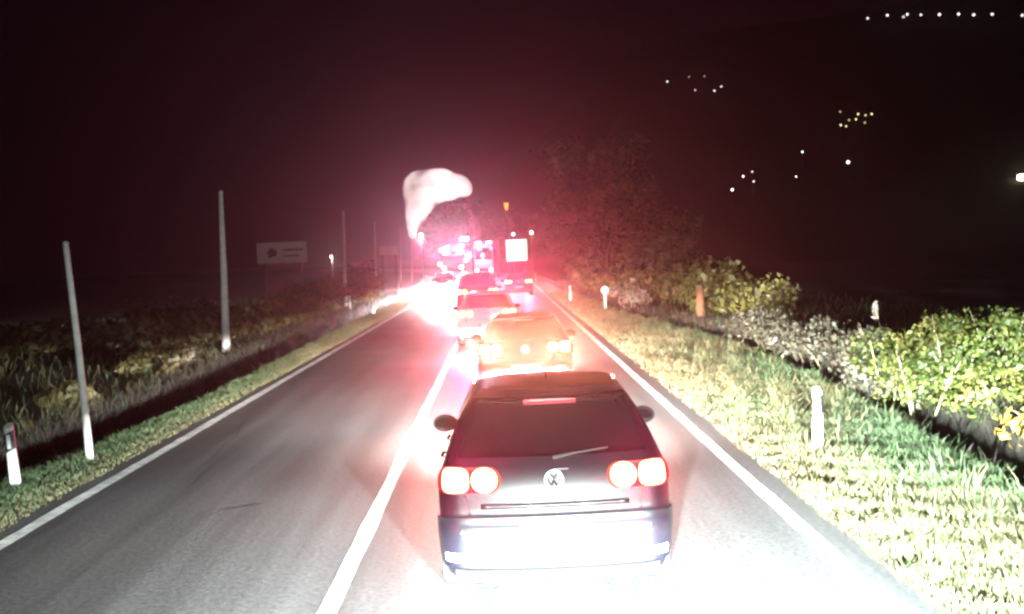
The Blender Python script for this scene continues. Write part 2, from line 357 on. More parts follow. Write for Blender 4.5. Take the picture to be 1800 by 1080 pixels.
gbs = [(6.75, y, .42+.1*math.sin(y), .75, .9, .34+.1*math.sin(y*1.7)) for y in (18.2, 19.6, 21, 22.4, 23.8, 25.2, 26.6, 28)] + [(6.2, 17.4, .12, .3, .8, .25), (6.9, 19, .8, .3, .4, .2), (7.0, 22.5, .78, .35, .4, .2)]
bush('bramble_bush', 'grey green bramble bush along the far side of the right ditch', 'bush', gbs, 7500, 0.078, L_GREY, 21, 26)
L_OL = lmats('olive', [(0.09, 0.09, 0.022), (0.13, 0.125, 0.033), (0.17, 0.155, 0.045), (0.065, 0.06, 0.022)], 0.25)
hb = [(9.0, 34.5, .75, 1.0, 1.5, .75), (8.2, 36.5, .85, 1.2, 1.6, .85), (8.3, 39.5, 1.0, 1.2, 1.8, 1.0), (7.9, 43, 1.0, 1.3, 2, .95), (7.6, 47, .9, 1.4, 2.2, .9), (7.2, 51, .75, 1.4, 2.2, .8), (6.6, 55.5, .6, 1.3, 2.4, .7), (6.0, 60, .55, 1.2, 2.4, .62), (7.3, 36.2, .5, .7, 1.3, .5)]
bush('rounded_hedge', 'olive green rounded hedge behind the ditch on the right with brown stump before it', 'hedge', hb, 9500, 0.17, L_OL, 31, 24)
# pale dry brush between ditch and hedge
L_PALE = lmats('pale dry', [(0.30, 0.25, 0.19), (0.22, 0.18, 0.13), (0.38, 0.32, 0.26)], 0.2)
bush('dry_bush', 'pale dry bush in front of the hedge right of the round reflector post', 'bush', [(5.75, 44, .4, .6, 1.6, .5), (6.0, 47, .5, .7, 1.6, .6), (5.4, 50, .35, .5, 1.5, .45)], 1500, 0.13, L_PALE, 41, 14)
# left of the road
L_LB = lmats('dim olive', [(0.065, 0.062, 0.022), (0.10, 0.09, 0.033), (0.135, 0.115, 0.046)], 0.25)
bush('lone_bush', 'small lone olive bush in the ditch behind the front left pole', 'bush', [(-9.05, 21.2, .12, .42, .4, .32), (-9.45, 21.3, .05, .3, .3, .24), (-8.7, 21.1, .02, .3, .3, .2)], 800, 0.14, L_LB, 51, 10)
bl = [(-11.7, 34, .45, 1.3, 1.6, .75), (-10.6, 37, .5, 1.3, 1.8, .8), (-11.8, 40, .6, 1.5, 1.8, .85)]
bush('brush_clump', 'low brush clump left of the second left pole', 'brush', bl, 3000, 0.17, L_LB, 61, 16, 'brush beyond the left ditch')
bush('brush_clump', 'greyish brush clump low beside the foot of the second left pole', 'brush', [(-9.3, 29.2, .15, .6, 1, .4), (-9.8, 27.6, .1, .6, .9, .32), (-8.75, 26.6, .0, .25, .4, .24)], 1500, 0.14, L_PALE[1:2]+L_LB, 62, 12, 'brush beyond the left ditch')
bush('brush_clump', 'yellowish brush clump between the second and third left poles', 'brush', [(-9.8, 43, .6, 1.3, 2, .8), (-9.6, 47, .65, 1.2, 2, .85), (-9.9, 51, .75, 1.2, 2.2, .95)], 3400, 0.18, L_LB+L_OL[2:3], 63, 16, 'brush beyond the left ditch')
bush('brush_clump', 'reddish lit brush clump right of the third left pole', 'brush', [(-9.8, 58, .8, 1.2, 2.4, 1.0), (-9.0, 64, .9, 1.2, 2.6, 1.1), (-9.6, 70, 1.0, 1.3, 2.8, 1.2), (-10.2, 78, 1, 1.3, 3, 1.2)], 3400, 0.24, L_LB, 64, 16, 'brush beyond the left ditch')
bush('brush_clump', 'dim wide brush clump at the far left edge of the field', 'brush', [(-16, 36, .4, 2.2, 2, .7), (-19.5, 38, .35, 2.4, 2, .65), (-14.2, 42, .5, 1.8, 2, .8)], 2600, 0.22, L_LB, 65, 14, 'brush beyond the left ditch')

# trees
L_TREE = lmats('dark tree', [(0.045, 0.055, 0.02), (0.075, 0.085, 0.03), (0.11, 0.11, 0.045), (0.03, 0.035, 0.015)], 0.3)
def tree(name, label, x, y, h, r, n, size, seed, lean=0.0, group='trees beside the road ahead', low=0.25):
    g = random.Random(seed); bz = float(zg(x, y)); t = thing(name, label, 'tree', (x, y, bz), group=group)
    tp = [(0, 0, -.2), (lean*.3, .1, h*.3), (lean*.7, -.1, h*.6), (lean, 0, h*.9)]
    MB().tube(tp, [h*.03, h*.024, h*.015, h*.004], 9).build('trunk', m_bark, t, True)
    lb = MB(); blobs = []
    for i in range(13):
        a = i*2.4+g.uniform(-.4, .4); zz = h*g.uniform(low, .95); rr = r*(1-.55*abs(zz/h-.5)*1.3)*g.uniform(.45, .85)
        e = (lean*zz/h+math.cos(a)*rr, math.sin(a)*rr, zz); s = h*g.uniform(.18, .7)*zz/h
        lb.tube([(lean*s/h, 0, s), (lean*s/h+(e[0]-lean*s/h)*.5, e[1]*.5, s+(zz-s)*.6), e], [h*.009, h*.006, h*.002], 5)
        blobs.append((e[0], e[1], e[2], r*g.uniform(.28, .46), r*g.uniform(.28, .46), r*g.uniform(.24, .4)))
    blobs.append((lean*.6, 0, h*.6, r*.5, r*.5, h*.26))
    lb.build('limb', m_bark, t)
    v, q, k, p = leaf_cloud(blobs, n, size, seed=seed, surf=.55)
    gg = np.random.default_rng(seed); cl = np.sin(p[:, 0]*1.3+k)+np.sin(p[:, 2]*1.7+k*1.3)+gg.normal(size=n)*.8
    mi = np.clip(np.searchsorted(np.quantile(cl, [.25, .5, .75]), cl), 0, 3)
    f = np_mesh('crown', v, q, L_TREE, mi, parent=t); f['kind'] = 'stuff'
    return t
tree('broadleaf_tree', 'large tree on the right lit red by brake lights above the white square sign', 8.6, 84, 12.2, 5.6, 10000, 0.34, 71, low=.08)
tree('broadleaf_tree', 'smaller tree right of the large red lit tree behind the hedge', 12.6, 80, 7.6, 2.9, 5000, 0.32, 72, low=.06)
tree('broadleaf_tree', 'dark round tree in the road bend below the pale smoke', -8.8, 172, 10.5, 5.2, 4500, 0.5, 74)
tree('broadleaf_tree', 'dark tree far ahead behind the emergency vehicles', -2.0, 190, 9.5, 5.0, 4500, 0.5, 75)
tree('broadleaf_tree', 'dark tree far ahead behind the white square sign', 4.2, 180, 9.0, 4.6, 4000, 0.5, 76)

# grass on the verges: many blades, one mesh per verge
def grass(name, label, n, xy, hfun, mats, mifun, seed):
    g = np.random.default_rng(seed); x, y = xy(g, n); z = zg(x, y)-0.01; h = hfun(g, x, y); a = g.uniform(0, 2*PI, n); lean = g.uniform(0.1, 0.9, n)*h; la = g.uniform(0, 2*PI, n)
    wd = (0.0019+0.00026*np.hypot(x, y))*g.uniform(.7, 1.5, n); wx_, wy_ = np.cos(a)*wd, np.sin(a)*wd; lx, ly = np.cos(la)*lean, np.sin(la)*lean
    v = np.empty((n, 5, 3)); v[:, 0] = np.stack([x-wx_, y-wy_, z], 1); v[:, 1] = np.stack([x+wx_, y+wy_, z], 1)
    v[:, 2] = np.stack([x+wx_*.8+lx*.4, y+wy_*.8+ly*.4, z+h*.62], 1); v[:, 4] = np.stack([x-wx_*.8+lx*.4, y-wy_*.8+ly*.4, z+h*.62], 1); v[:, 3] = np.stack([x+lx, y+ly, z+h], 1)
    o = np_mesh(name, v.reshape(-1, 3), np.arange(n*5).reshape(n, 5), mats, mifun(g, x, y)); return tag(o, label, 'grass', kind='stuff')
m_straw = mat('straw', (0.15, 0.142, 0.072), 0.8, trans=.25); m_straw2 = mat('dull straw', (0.11, 0.10, 0.05), 0.8, trans=.25); m_green = mat('grass green', (0.045, 0.08, 0.030), 0.7, trans=.25); m_green2 = mat('grass grey green', (0.075, 0.11, 0.05), 0.7, trans=.25)
GM = [m_straw, m_straw2, m_green, m_green2]
def xy_r(g, n):
    y = 5.5+60*g.random(n)**2.0; d = ditch_r(y)+.35; u = g.random(n); x = 2.98+u*(d-2.98)
    c = np.sin(x*3.1+y*1.7)+np.sin(x*5.3-y*2.9+2)+np.sin(y*4.7+x); keep = g.random(n) < np.clip(.55+.28*c, .12, 1)*np.clip((x-2.9)/.25, .15, 1)
    x = np.where(keep, x, x+(d-x)*g.random(n)*.6); return x+bend(y), y
def mi_r(g, x, y):
    t = (x-2.95)/(ditch_r(y)-2.95); patch = .25*np.sin(x*1.3+y*.6)+.2*np.sin(y*.9-x*2)
    gr = (t+patch+g.normal(size=len(x))*.34-.25*smooth((y-18)/10)) > .62; k = g.random(len(x)) < .5
    return np.where(gr, np.where(k, 2, 3), np.where(k, 0, 1))
def h_r(g, x, y):
    t = (x-2.95)/(ditch_r(y)-2.95); cl = .5+.5*np.sin(x*6.1+y*3.3)*np.sin(y*5.2-x*2.2)
    return (.035+.065*t+.075*cl)*g.uniform(.5, 1.4, len(x))*np.where(g.random(len(x)) < .02, 2.0, 1)
grass('verge_grass', 'short dry straw coloured grass on the right verge turning green at the ditch', 185000, xy_r, h_r, GM, mi_r, 81)
def xy_l(g, n):
    y = 8+55*g.random(n)**1.7; d = ditch_l(y)+.4; x = -(5.33+g.random(n)**.8*(d-5.33)); return x+bend(y), y
def mi_l(g, x, y):
    t = (-x-5.33)/(ditch_l(y)-5.33); gr = (t+g.normal(size=len(x))*.25-.5*smooth((y-24)/10)) > .3; k = g.random(len(x)) < .5
    return np.where(gr, np.where(k, 2, 3), np.where(k, 0, 1))
grass('verge_grass', 'green grass strip on the left verge beside the edge line', 60000, xy_l, lambda g, x, y: (.05+.05*np.clip(-x-5.4, 0, 1))*g.uniform(.5, 1.5, len(x)), GM, mi_l, 82)
def xy_f(g, n):
    y = 14+70*g.random(n)**1.4; s = g.random(n) < .55
    xl = -(ditch_l(y)+2.1+g.random(n)**1.5*14); xr = ditch_r(y)+width_r(y)+.1+g.random(n)**1.5*9; return np.where(s, xl, xr)+bend(y), y
grass('field_grass', 'sparse tall dry grass in the fields beyond both ditches', 15000, xy_f, lambda g, x, y: g.uniform(.12, .35, len(x)), [L_LB[1], m_green2, L_LB[0]], lambda g, x, y: g.integers(0, 3, len(x)), 83)
def xy_d(g, n):
    y = 7+75*g.random(n)**1.5; s = g.random(n) < .6
    xl = -(ditch_l(y)+.25+g.random(n)*1.9); xr = ditch_r(y)+.15+g.random(n)*(width_r(y)+.25); return np.where(s, xl, xr)+bend(y), y
grass('ditch_shade_weeds', 'dark weeds added as shade in the two roadside ditches', 26000, xy_d, lambda g, x, y: g.uniform(.10, .38, len(x)), [mat('ditch shade weed', (0.016, 0.011, 0.008), .95), mat('ditch shade brown', (0.035, 0.024, 0.015), .95), mat('ditch shade green', (0.018, 0.026, 0.010), .9)], lambda g, x, y: g.choice([0, 0, 0, 1, 2], len(x)), 84)  # dark blades added so both ditches stay black under the headlamps
# leaf rosette by the right ditch, dark twigs on the verge, two standing in for the delineator's shadow
ro = thing('weed_rosette', 'spiky green weed rosette at the ditch edge right of the near delineator', 'weed', (5.35, 12.6, float(zg(5.35, 12.6))))
rbm = MB()
for i in range(16):
    a = i*2.4; l = random.uniform(.14, .26); e = random.uniform(.3, 1.1); dx, dy = math.cos(a), math.sin(a)
    rbm.add([(-dy*.01, dx*.01, 0), (dy*.01, -dx*.01, 0), (dx*l*.5*math.cos(e)+dy*.014, dy*l*.5*math.cos(e)-dx*.014, l*.6*math.sin(e)), (dx*l*math.cos(e), dy*l*math.cos(e), l*math.sin(e)), (dx*l*.5*math.cos(e)-dy*.014, dy*l*.5*math.cos(e)+dx*.014, l*.6*math.sin(e))], [(0, 1, 2, 3, 4)])
rbm.build('blades', m_green2, ro)
tw = mat('dark twig', (0.05, 0.035, 0.022), .9)
for (x, y, a, l, lab) in [(3.28, 12.35, .4, .2, 'dark twig shape standing in for the delineator shadow just left of its foot'), (3.45, 9.5, .5, .22, 'dark fallen twig on the right verge near the bottom of the picture'), (3.25, 13.6, .3, .14, 'short dark twig shape standing in for the delineator shadow farthest up the right verge')]:
    z = float(zg(x, y)); o = MB().tube([(-l/2*math.cos(a), -l/2*math.sin(a), .05), (0, .015, .065), (l/2*math.cos(a), l/2*math.sin(a), .055)], [.008, .014, .006], 6).build('twig', tw); o.location = (x, y, z); tag(o, lab, 'twig', 'fallen twigs on the verge')

# ------------------------------------------------------------------ roadside furniture
m_white = mat('white plastic', (0.80, 0.80, 0.78), 0.45, noise=((0.68, 0.68, 0.64), 6))
m_black = mat('black plastic', (0.02, 0.02, 0.022), 0.5)
m_refl = mat('reflector', (0.85, 0.85, 0.86), 0.15, spec=.8)
m_pole = mat('weathered pole', (0.72, 0.70, 0.67), 0.8, noise=((0.58, 0.55, 0.53), 7), bump=.3, bscale=15)
m_steel = mat('galvanised steel', (0.36, 0.36, 0.37), 0.5, metal=.6)
def delineator(label, x, y, h=.86, tilt=0.0, yaw=0.0):
    t = thing('delineator_post', label, 'delineator', (x, y, float(zg(x, y))-.02), rot=(0, tilt, yaw), group='white delineator posts along the road')
    w, d = .062, .05
    prof = [(-w, -d*.55), (-w*.55, -d), (w*.55, -d), (w, -d*.55), (w*.62, d), (-w*.62, d)]
    vs = []
    zt = lambda p: h-.055*(p[1]+d)/(2*d)-.02
    for k, zz in enumerate((0, None)):
        s = 1.06 if k == 0 else .94
        for p in prof: vs.append((p[0]*s, p[1]*s, 0 if k == 0 else zt((p[0], -p[1]))))
    fs = [(i, (i+1) % 6, 6+(i+1) % 6, 6+i) for i in range(6)]+[(5, 4, 3, 2, 1, 0), (6, 7, 8, 9, 10, 11)]
    MB().add(vs, fs).build('post', m_white, t)
    # slanted black band wraps the post
    bv = []; s = 1.01
    for zz in (0, 1):
        for p in prof:
            sl = .06*p[0]/w; bv.append((p[0]*s+.003*np.sign(p[0]), p[1]*s+.004*np.sign(p[1]), (h-.37+sl*.5) if zz == 0 else (h-.135+sl*.5)))
    MB().add(bv, [(i, (i+1) % 6, 6+(i+1) % 6, 6+i) for i in range(6)]).build('black_band', m_black, t)
    MB().box(-.024, .024, -d*1.01-.010, -d*1.01-.003, h-.34, h-.16, bev=.003).build('reflector', m_refl, t)
    return t
dl = delineator('white delineator post with black band on the grass at the left edge', -6.3, 13.0, .88, -.06)
dr = delineator('glaring white delineator post on the right verge nearest the camera', 3.9, 12.84, .86, .02)
for (x, y, lab) in [(3.57, 53.9, 'small white delineator on the right where the hedge begins'), (3.05, 92, 'farthest white delineator on the right road edge'), (-6.35, 50.3, 'white delineator on the left verge below the fourth pole'), (-7.36, 88, 'farthest white delineator on the left verge'), (-8.5, 57, 'white delineator directly before the foot of the third left pole')]:
    dup(dr, (x, y, float(zg(x, y))), lab, rot=(0, random.uniform(-.03, .03), 0))
t = thing('reflector_post', 'short white post with round reflector on the right before the pale bush', 'marker post', (4.5, 44.9, float(zg(4.5, 44.9))))
MB().tube([(0, 0, 0), (0, 0, .8)], .05, 8).build('post', m_white, t); MB().lathe((0, .02, .92), (0, -1, 0), [(0, .17), (.03, .17), (.035, .16)], 20).build('reflector', m_white, t, False)
def pole(label, x, y, top, r0, r1):
    bz = float(zg(x, y)); t = thing('tall_pole', label, 'pole', (x, y, bz), group='tall poles along the left side'); d = Vector(top)-Vector((x, y, bz))
    MB().tube([(0, 0, -.1), d*.5+Vector((.01, 0, 0)), d], [r0, (r0+r1)/2, r1], 10).build('shaft', m_pole, t, True)
    MB().lathe(d, (d.x, d.y, d.z), [(0, r1*1.05), (.03, r1*1.05), (.05, r1*.4)], 10).build('cap', m_steel, t); return t
pole('nearest left pole, short and leaning, on the green verge', -6.0, 14.6, (-6.19, 14.7, 3.07), .055, .042)
pole('thickest and tallest looking pale pole, second from the left edge', -9.06, 33.3, (-8.96, 33.4, 5.08), .14, .075)
pole('third pole from the left edge, with white foot', -9.08, 59.2, (-8.94, 59.2, 5.57), .12, .07)
pole('fourth thin pole, left of the second billboard', -9.34, 75.8, (-9.19, 75.8, 5.45), .10, .05)
pole('fifth faint pole before the pale smoke', -9.4, 95, (-9.13, 95, 5.53), .09, .05)
pole('sixth faint pole farthest along the row', -10.5, 120, (-10.2, 120, 6.2), .09, .05)
# stump and stalk
t = thing('wooden_post', 'brown wooden post standing before the rounded hedge', 'post', (6.6, 34.2, float(zg(6.6, 34.2))))
MB().tube([(0, 0, -.1), (0, 0, .6), (.02, 0, 1.2)], [.16, .14, .13], 10).build('timber', mat('red brown wood', (0.13, 0.05, 0.025), .9, noise=((0.2, 0.09, 0.04), 8), bump=.5), t, True)
MB().lathe((.02, 0, 1.2), (0, 0, 1), [(0, .15), (.03, .15), (.06, .03)], 10).build('post_cap', m_bark, t)
t = thing('seed_stalk', 'single pale seed stalk rising left of the tall leafy bush', 'plant', (8.9, 24, float(zg(8.9, 24))))
MB().tube([(0, 0, 0), (-.05, 0, .5), (-.12, 0, .9)], [.015, .012, .01], 6).build('stem', m_drystalk, t)
v, q, _, _ = leaf_cloud([(-.14, 0, .85, .07, .07, .25)], 110, .06, seed=5); np_mesh('seed_head', v, q, [mat('grey seed', (0.3, 0.28, 0.26), .9)], parent=t)

# billboards at the left
m_board = mat('pale board', (0.78, 0.76, 0.76), .6, noise=((0.70, 0.68, 0.68), 1.2)); m_print = mat('dark print', (0.12, 0.07, 0.07), .7); m_print2 = mat('grey print', (0.30, 0.27, 0.27), .7)
def billboard(label, x, y, w, z0, z1, motif):
    bz = float(zg(x, y)); t = thing('billboard', label, 'billboard', (x, y, bz), rz=.04, group='billboards in the left field'); z0 -= bz; z1 -= bz
    MB().box(-w/2, w/2, -.04, .04, z0, z1, bev=.02).build('panel', m_board, t)
    for s in (-.36, .36): MB().box(w*s-.07, w*s+.07, .045, .17, -.2, z1-.2).build('leg', m_bark, t)
    if motif:
        g = random.Random(4); cx, cz = -w*.2, (z0+z1)/2; pts = [(cx+(.42+.14*math.sin(i*2.3))*math.cos(i*PI/9)*w*.22, -.047, cz+(.8+.25*math.sin(i*1.7))*math.sin(i*PI/9)*(z1-z0)*.27) for i in range(18)]
        MB().add(pts, [tuple(range(18))]).build('print_motif', m_print, t)
        MB().box(w*.02, w*.42, -.048, -.042, cz+.1, cz+.3).build('print_bar', m_print2, t); MB().box(w*.02, w*.34, -.048, -.042, cz-.35, cz-.2).build('print_bar', m_print2, t)
    return t
billboard('larger grey billboard with dark motif in the left field', -17.0, 80, 3.85, 2.72, 4.35, True)
billboard('smaller pale billboard right of the fourth pole', -9.8, 90, 1.6, 3.02, 3.78, False)

# street lamps
def street_lamp(label, x, y, z, col, estr, energy, base=None, head=.22, tall=1.0, group='street lamps along the road ahead', name='street_lamp'):
    bz = float(zg(x, y)) if base is None else base; h = z-bz
    t = thing(name, label, 'street lamp', (x, y, bz), group=group)
    MB().tube([(0, 0, -.1), (0, 0, h*.8), (0, .02, h+.12)], [.08, .06, .045], 8).build('pole', m_steel, t)
    MB().tube([(0, 0, h+.1), (0, -.3, h+.16), (0, -.55, h+.14)], [.04, .035, .05], 6).build('arm', m_steel, t)
    mm = mat('lamp glow %s %g' % (str(col), estr), (.8, .8, .8), .4, emit=col, estr=estr)
    MB().lathe((0, -.5, h+.05), (0, 0, -1), [(-.05, head*.4), (0, head*.9), (head*.5*tall, head), (head*tall, head*.75), (head*1.3*tall, head*.3)], 12).build('lantern', mm, t, True)
    if energy: point('lamp_light', (0, -.5, h-head*2), energy, col, .2, t)
    return t
street_lamp('warm street lamp in the field left of the third pole', -19.7, 120, 3.27, (1, .75, .6), 10, 300, head=.13)
street_lamp('white street lamp before the pale smoke', -10.7, 140, 5.77, (1, .85, .9), 30, 1500, head=.2)
street_lamp('small lamp just above the left corner of the white square sign', 1.63, 125, 5.0, (1, .6, .6), 30, 0, head=.14)
street_lamp('small lamp above the right of the white square sign', 3.9, 127, 5.15, (1, .6, .5), 40, 0, head=.17)
# big lamp at the right edge
street_lamp('large warm lamp at the right edge of the picture', 71.4, 140, 10.2, (1, .88, .55), 12, 0, head=.55, tall=2.0, group=None)

# amber signal on a mast
t = thing('traffic_signal', 'single amber signal glowing above the white square sign', 'signal', (.83, 109, float(zg(.83, 109))))
MB().tube([(0, .1, -.1), (0, .1, 7.0), (0, .1, 8.2)], [.06, .05, .04], 8).build('mast', m_black, t)
MB().box(-.3, .3, -.16, .16, 7.2, 8.12, bev=.05).build('housing', m_black, t)
a = mat('amber lens', (.8, .3, .05), .3, emit=(1, .28, .03), estr=3.0)
MB().add([(-.24, -.167, 8.04), (.24, -.167, 8.04), (.15, -.167, 7.55), (.07, -.167, 7.28), (-.07, -.167, 7.28), (-.15, -.167, 7.55)], [(0, 5, 4, 3, 2, 1)]).build('lens', a, t)

# white square sign; face emission stands in for returned headlight
t = thing('square_sign', 'blank white square sign with headlight glow put into its face, on two posts ahead on the right', 'sign', (1.65, 105, float(zg(1.65, 105))-.0))
MB().box(-1.1, 1.1, -.06, .12, 1.86, 4.12, bev=.03).build('casing', m_steel, t)
MB().box(-1.05, 1.05, -.075, -.062, 1.91, 4.07).build('sign_face', mat('sign headlight glow', (.8, .8, .75), .5, emit=(1, .97, .85), estr=1.6), t)
for s in (-.8, .8): MB().box(s-.06, s+.06, .13, .24, 0, 3.9).build('leg', m_steel, t)

# ------------------------------------------------------------------ cars
class Shell:
    """car body as a stack of rounded outlines; y = 0 at the rear bumper, the car points to +y"""
    def __init__(s, rows, crown=.05):
        R = np.array(rows, float); z = np.linspace(R[0, 0], R[-1, 0], 60)
        s.z0, s.z1 = R[0, 0], R[-1, 0]; s.tab = [z]+[s._pchip(R[:, 0], R[:, i], z) for i in range(1, 5)]; s.crown = crown
    @staticmethod
    def _pchip(x, y, t):
        h = np.diff(x); d = np.diff(y)/h; m = np.zeros(len(x)); m[0], m[-1] = d[0], d[-1]
        for i in range(1, len(x)-1): m[i] = 0 if d[i-1]*d[i] <= 0 else 2/(1/d[i-1]+1/d[i])
        i = np.clip(np.searchsorted(x, t)-1, 0, len(x)-2); u = (t-x[i])/h[i]
        return (1+2*u)*(1-u)**2*y[i]+u*(1-u)**2*h[i]*m[i]+u*u*(3-2*u)*y[i+1]+u*u*(u-1)*h[i]*m[i+1]
    def at(s, z): return [float(np.interp(z, s.tab[0], c)) for c in s.tab[1:]]       # half width, rear y, front y, corner radius
    def rear(s, t, z):
        w, y0, y1, r = s.at(z); a = w-r; sg = 1 if t >= 0 else -1; t = abs(t)
        cr = s.crown*min(t/a, 1)**2
        if t <= a: return (sg*t, y0+cr, z)
        if t <= a+r*PI/2: th = (t-a)/r; return (sg*(a+r*math.sin(th)), y0+cr+r*(1-math.cos(th)), z)
        return (sg*w, y0+cr+r+t-a-r*PI/2, z)
    def front(s, t, z):
        w, y0, y1, r = s.at(z); a = w-r; sg = 1 if t >= 0 else -1; t = abs(t); cr = s.crown*2*min(t/a, 1)**2
        if t <= a: return (sg*t, y1-cr, z)
        th = min((t-a)/r, PI/2); return (sg*(a+r*math.sin(th)), y1-cr-r*(1-math.cos(th)), z)
    def side(s, sg, y, z): return (sg*s.at(z)[0], y, z)
    def ring(s, z):
        w, y0, y1, r = s.at(z); a = w-r; e = r*PI/2
        ts = [0, .3*a, .6*a, .85*a, a]+[a+e*k/5 for k in range(1, 6)]
        hr = [s.rear(t, z) for t in ts]; hf = [s.front(t, z) for t in ts][::-1]
        ya, yb = hr[-1][1], hf[0][1]; mid = [(w, ya+(yb-ya)*k/6, z) for k in range(1, 6)]
        h = hr+mid+hf; return h+[(-p[0], p[1], p[2]) for p in h[-2:0:-1]]
    def body(s, m, parent):
        zs = s.tab[0]; rings = [s.ring(z) for z in zs]; n = len(rings[0]); b = MB(); vs = [p for r in rings for p in r]; fs = []
        for k in range(len(zs)-1):
            for i in range(n): j = (i+1) % n; fs.append((k*n+i, k*n+j, k*n+n+j, k*n+n+i))
        top = rings[-1]; cx = (0, sum(p[1] for p in top)/n, s.z1+.004); vs.append(cx); ci = len(vs)-1; o = (len(zs)-1)*n
        for i in range(n): fs.append((o+i, o+(i+1) % n, ci))
        fs.append(tuple(range(n-1, -1, -1)))
        b.add(vs, fs); return b.build('body', m, parent, True)
    def panel(s, name, m, parent, fn, us, zs, lo, hi, off=.006, smooth=True, dome=0.0):
        """sheet that follows the skin: fn(u, z) -> point; rows zs, u runs lo(z)..hi(z); stands off mm proud and closes back to the skin"""
        def P(u, z, o):
            p = Vector(fn(u, z)); a = Vector(fn(u+.01, z))-Vector(fn(u-.01, z)); zz = min(max(z, s.z0+.011), s.z1-.011); b = Vector(fn(u, zz+.01))-Vector(fn(u, zz-.01)); n = a.cross(b).normalized()
            ctr = Vector((0, (s.at(.8)[1]+s.at(.8)[2])/2, .7))
            if n.dot(p-ctr) < 0: n = -n
            return p+n*o
        vs = []; nu = us
        for k, z in enumerate(zs):
            for i in range(nu+1):
                u = lo(z)+(hi(z)-lo(z))*i/nu; e = 4*(i/nu)*(1-i/nu)*4*(k/(len(zs)-1))*(1-k/(len(zs)-1)); vs.append(P(u, z, off+dome*e**.5))
        fs = []; W = nu+1
        for k in range(len(zs)-1):
            for i in range(nu): fs.append((k*W+i, k*W+i+1, k*W+W+i+1, k*W+W+i))
        edge = [i for i in range(W)]+[k*W+nu for k in range(1, len(zs))]+[(len(zs)-1)*W+i for i in range(nu-1, -1, -1)]+[k*W for k in range(len(zs)-2, 0, -1)]
        base = len(vs)
        for e in edge:
            k, i = divmod(e, W); z = zs[k]; u = lo(z)+(hi(z)-lo(z))*i/nu; vs.append(P(u, z, -.012))
        n = len(edge)
        for i in range(n): j = (i+1) % n; fs.append((edge[i], edge[j], base+j, base+i))
        return MB().add(vs, fs).build(name, m, parent, smooth)

m_glass = mat('dark car glass', (0.003, 0.003, 0.004), .06, spec=.4)
m_tyre = mat('tyre', (0.008, 0.008, 0.008), .9, spec=.2); m_rim = mat('alloy', (.45, .45, .47), .3, metal=.9); m_chrome = mat('chrome', (.8, .8, .82), .12, metal=1.0); m_badge = mat('badge metal', (.30, .30, .32), .4, metal=.8); m_trim = mat('black trim', (0.006, 0.006, 0.007), .5)
m_plate = mat('number plate white', (.82, .82, .80), .4); m_eu = mat('plate blue', (.02, .06, .4), .5)
m_lens = mat('red lens', (.25, .01, .012), .15, coat=.5, emit=(1, .03, .05), estr=.30)
m_brake = mat('brake light', (.8, .2, .2), .3, emit=(1.0, .22, .06), estr=14)
m_brake3 = mat('high brake light', (.6, .05, .05), .3, emit=(1.0, .10, .2), estr=.55)
m_head = mat('headlamp lens', (.8, .8, .8), .1, emit=(1, .95, .85), estr=12)
m_headoff = mat('clear lamp glass', (.5, .5, .52), .08, metal=.5)
m_redref = mat('red reflector', (.5, .03, .03), .2, coat=.8)
GOLF = [(.20, .78, .12, 4.05, .16), (.27, .83, .03, 4.15, .2), (.42, .865, .0, 4.2, .22), (.58, .875, .0, 4.2, .22), (.66, .878, .03, 4.19, .2), (.71, .88, .075, 4.12, .18), (.80, .882, .085, 4.0, .17), (.90, .882, .10, 3.7, .17), (.98, .872, .12, 3.3, .17), (1.08, .835, .16, 2.95, .17), (1.25, .765, .26, 2.6, .18), (1.40, .69, .36, 2.32, .18), (1.51, .61, .45, 2.08, .18), (1.56, .53, .54, 1.9, .18), (1.59, .36, .74, 1.65, .15), (1.60, .15, 1.0, 1.4, .05)]
def scale_rows(rows, sz, sw=1.0, sl=1.0, hatch=0.0): return [(z*sz, w_*sw, (y0+hatch*max(0, (z-1.0)))*sl, y1*sl, r) for z, w_, y0, y1, r in rows]
def paint(name, col): return mat(name, col, .36, coat=.45, spec=.3)
E_TAIL = 900; E_HEAD = 9000
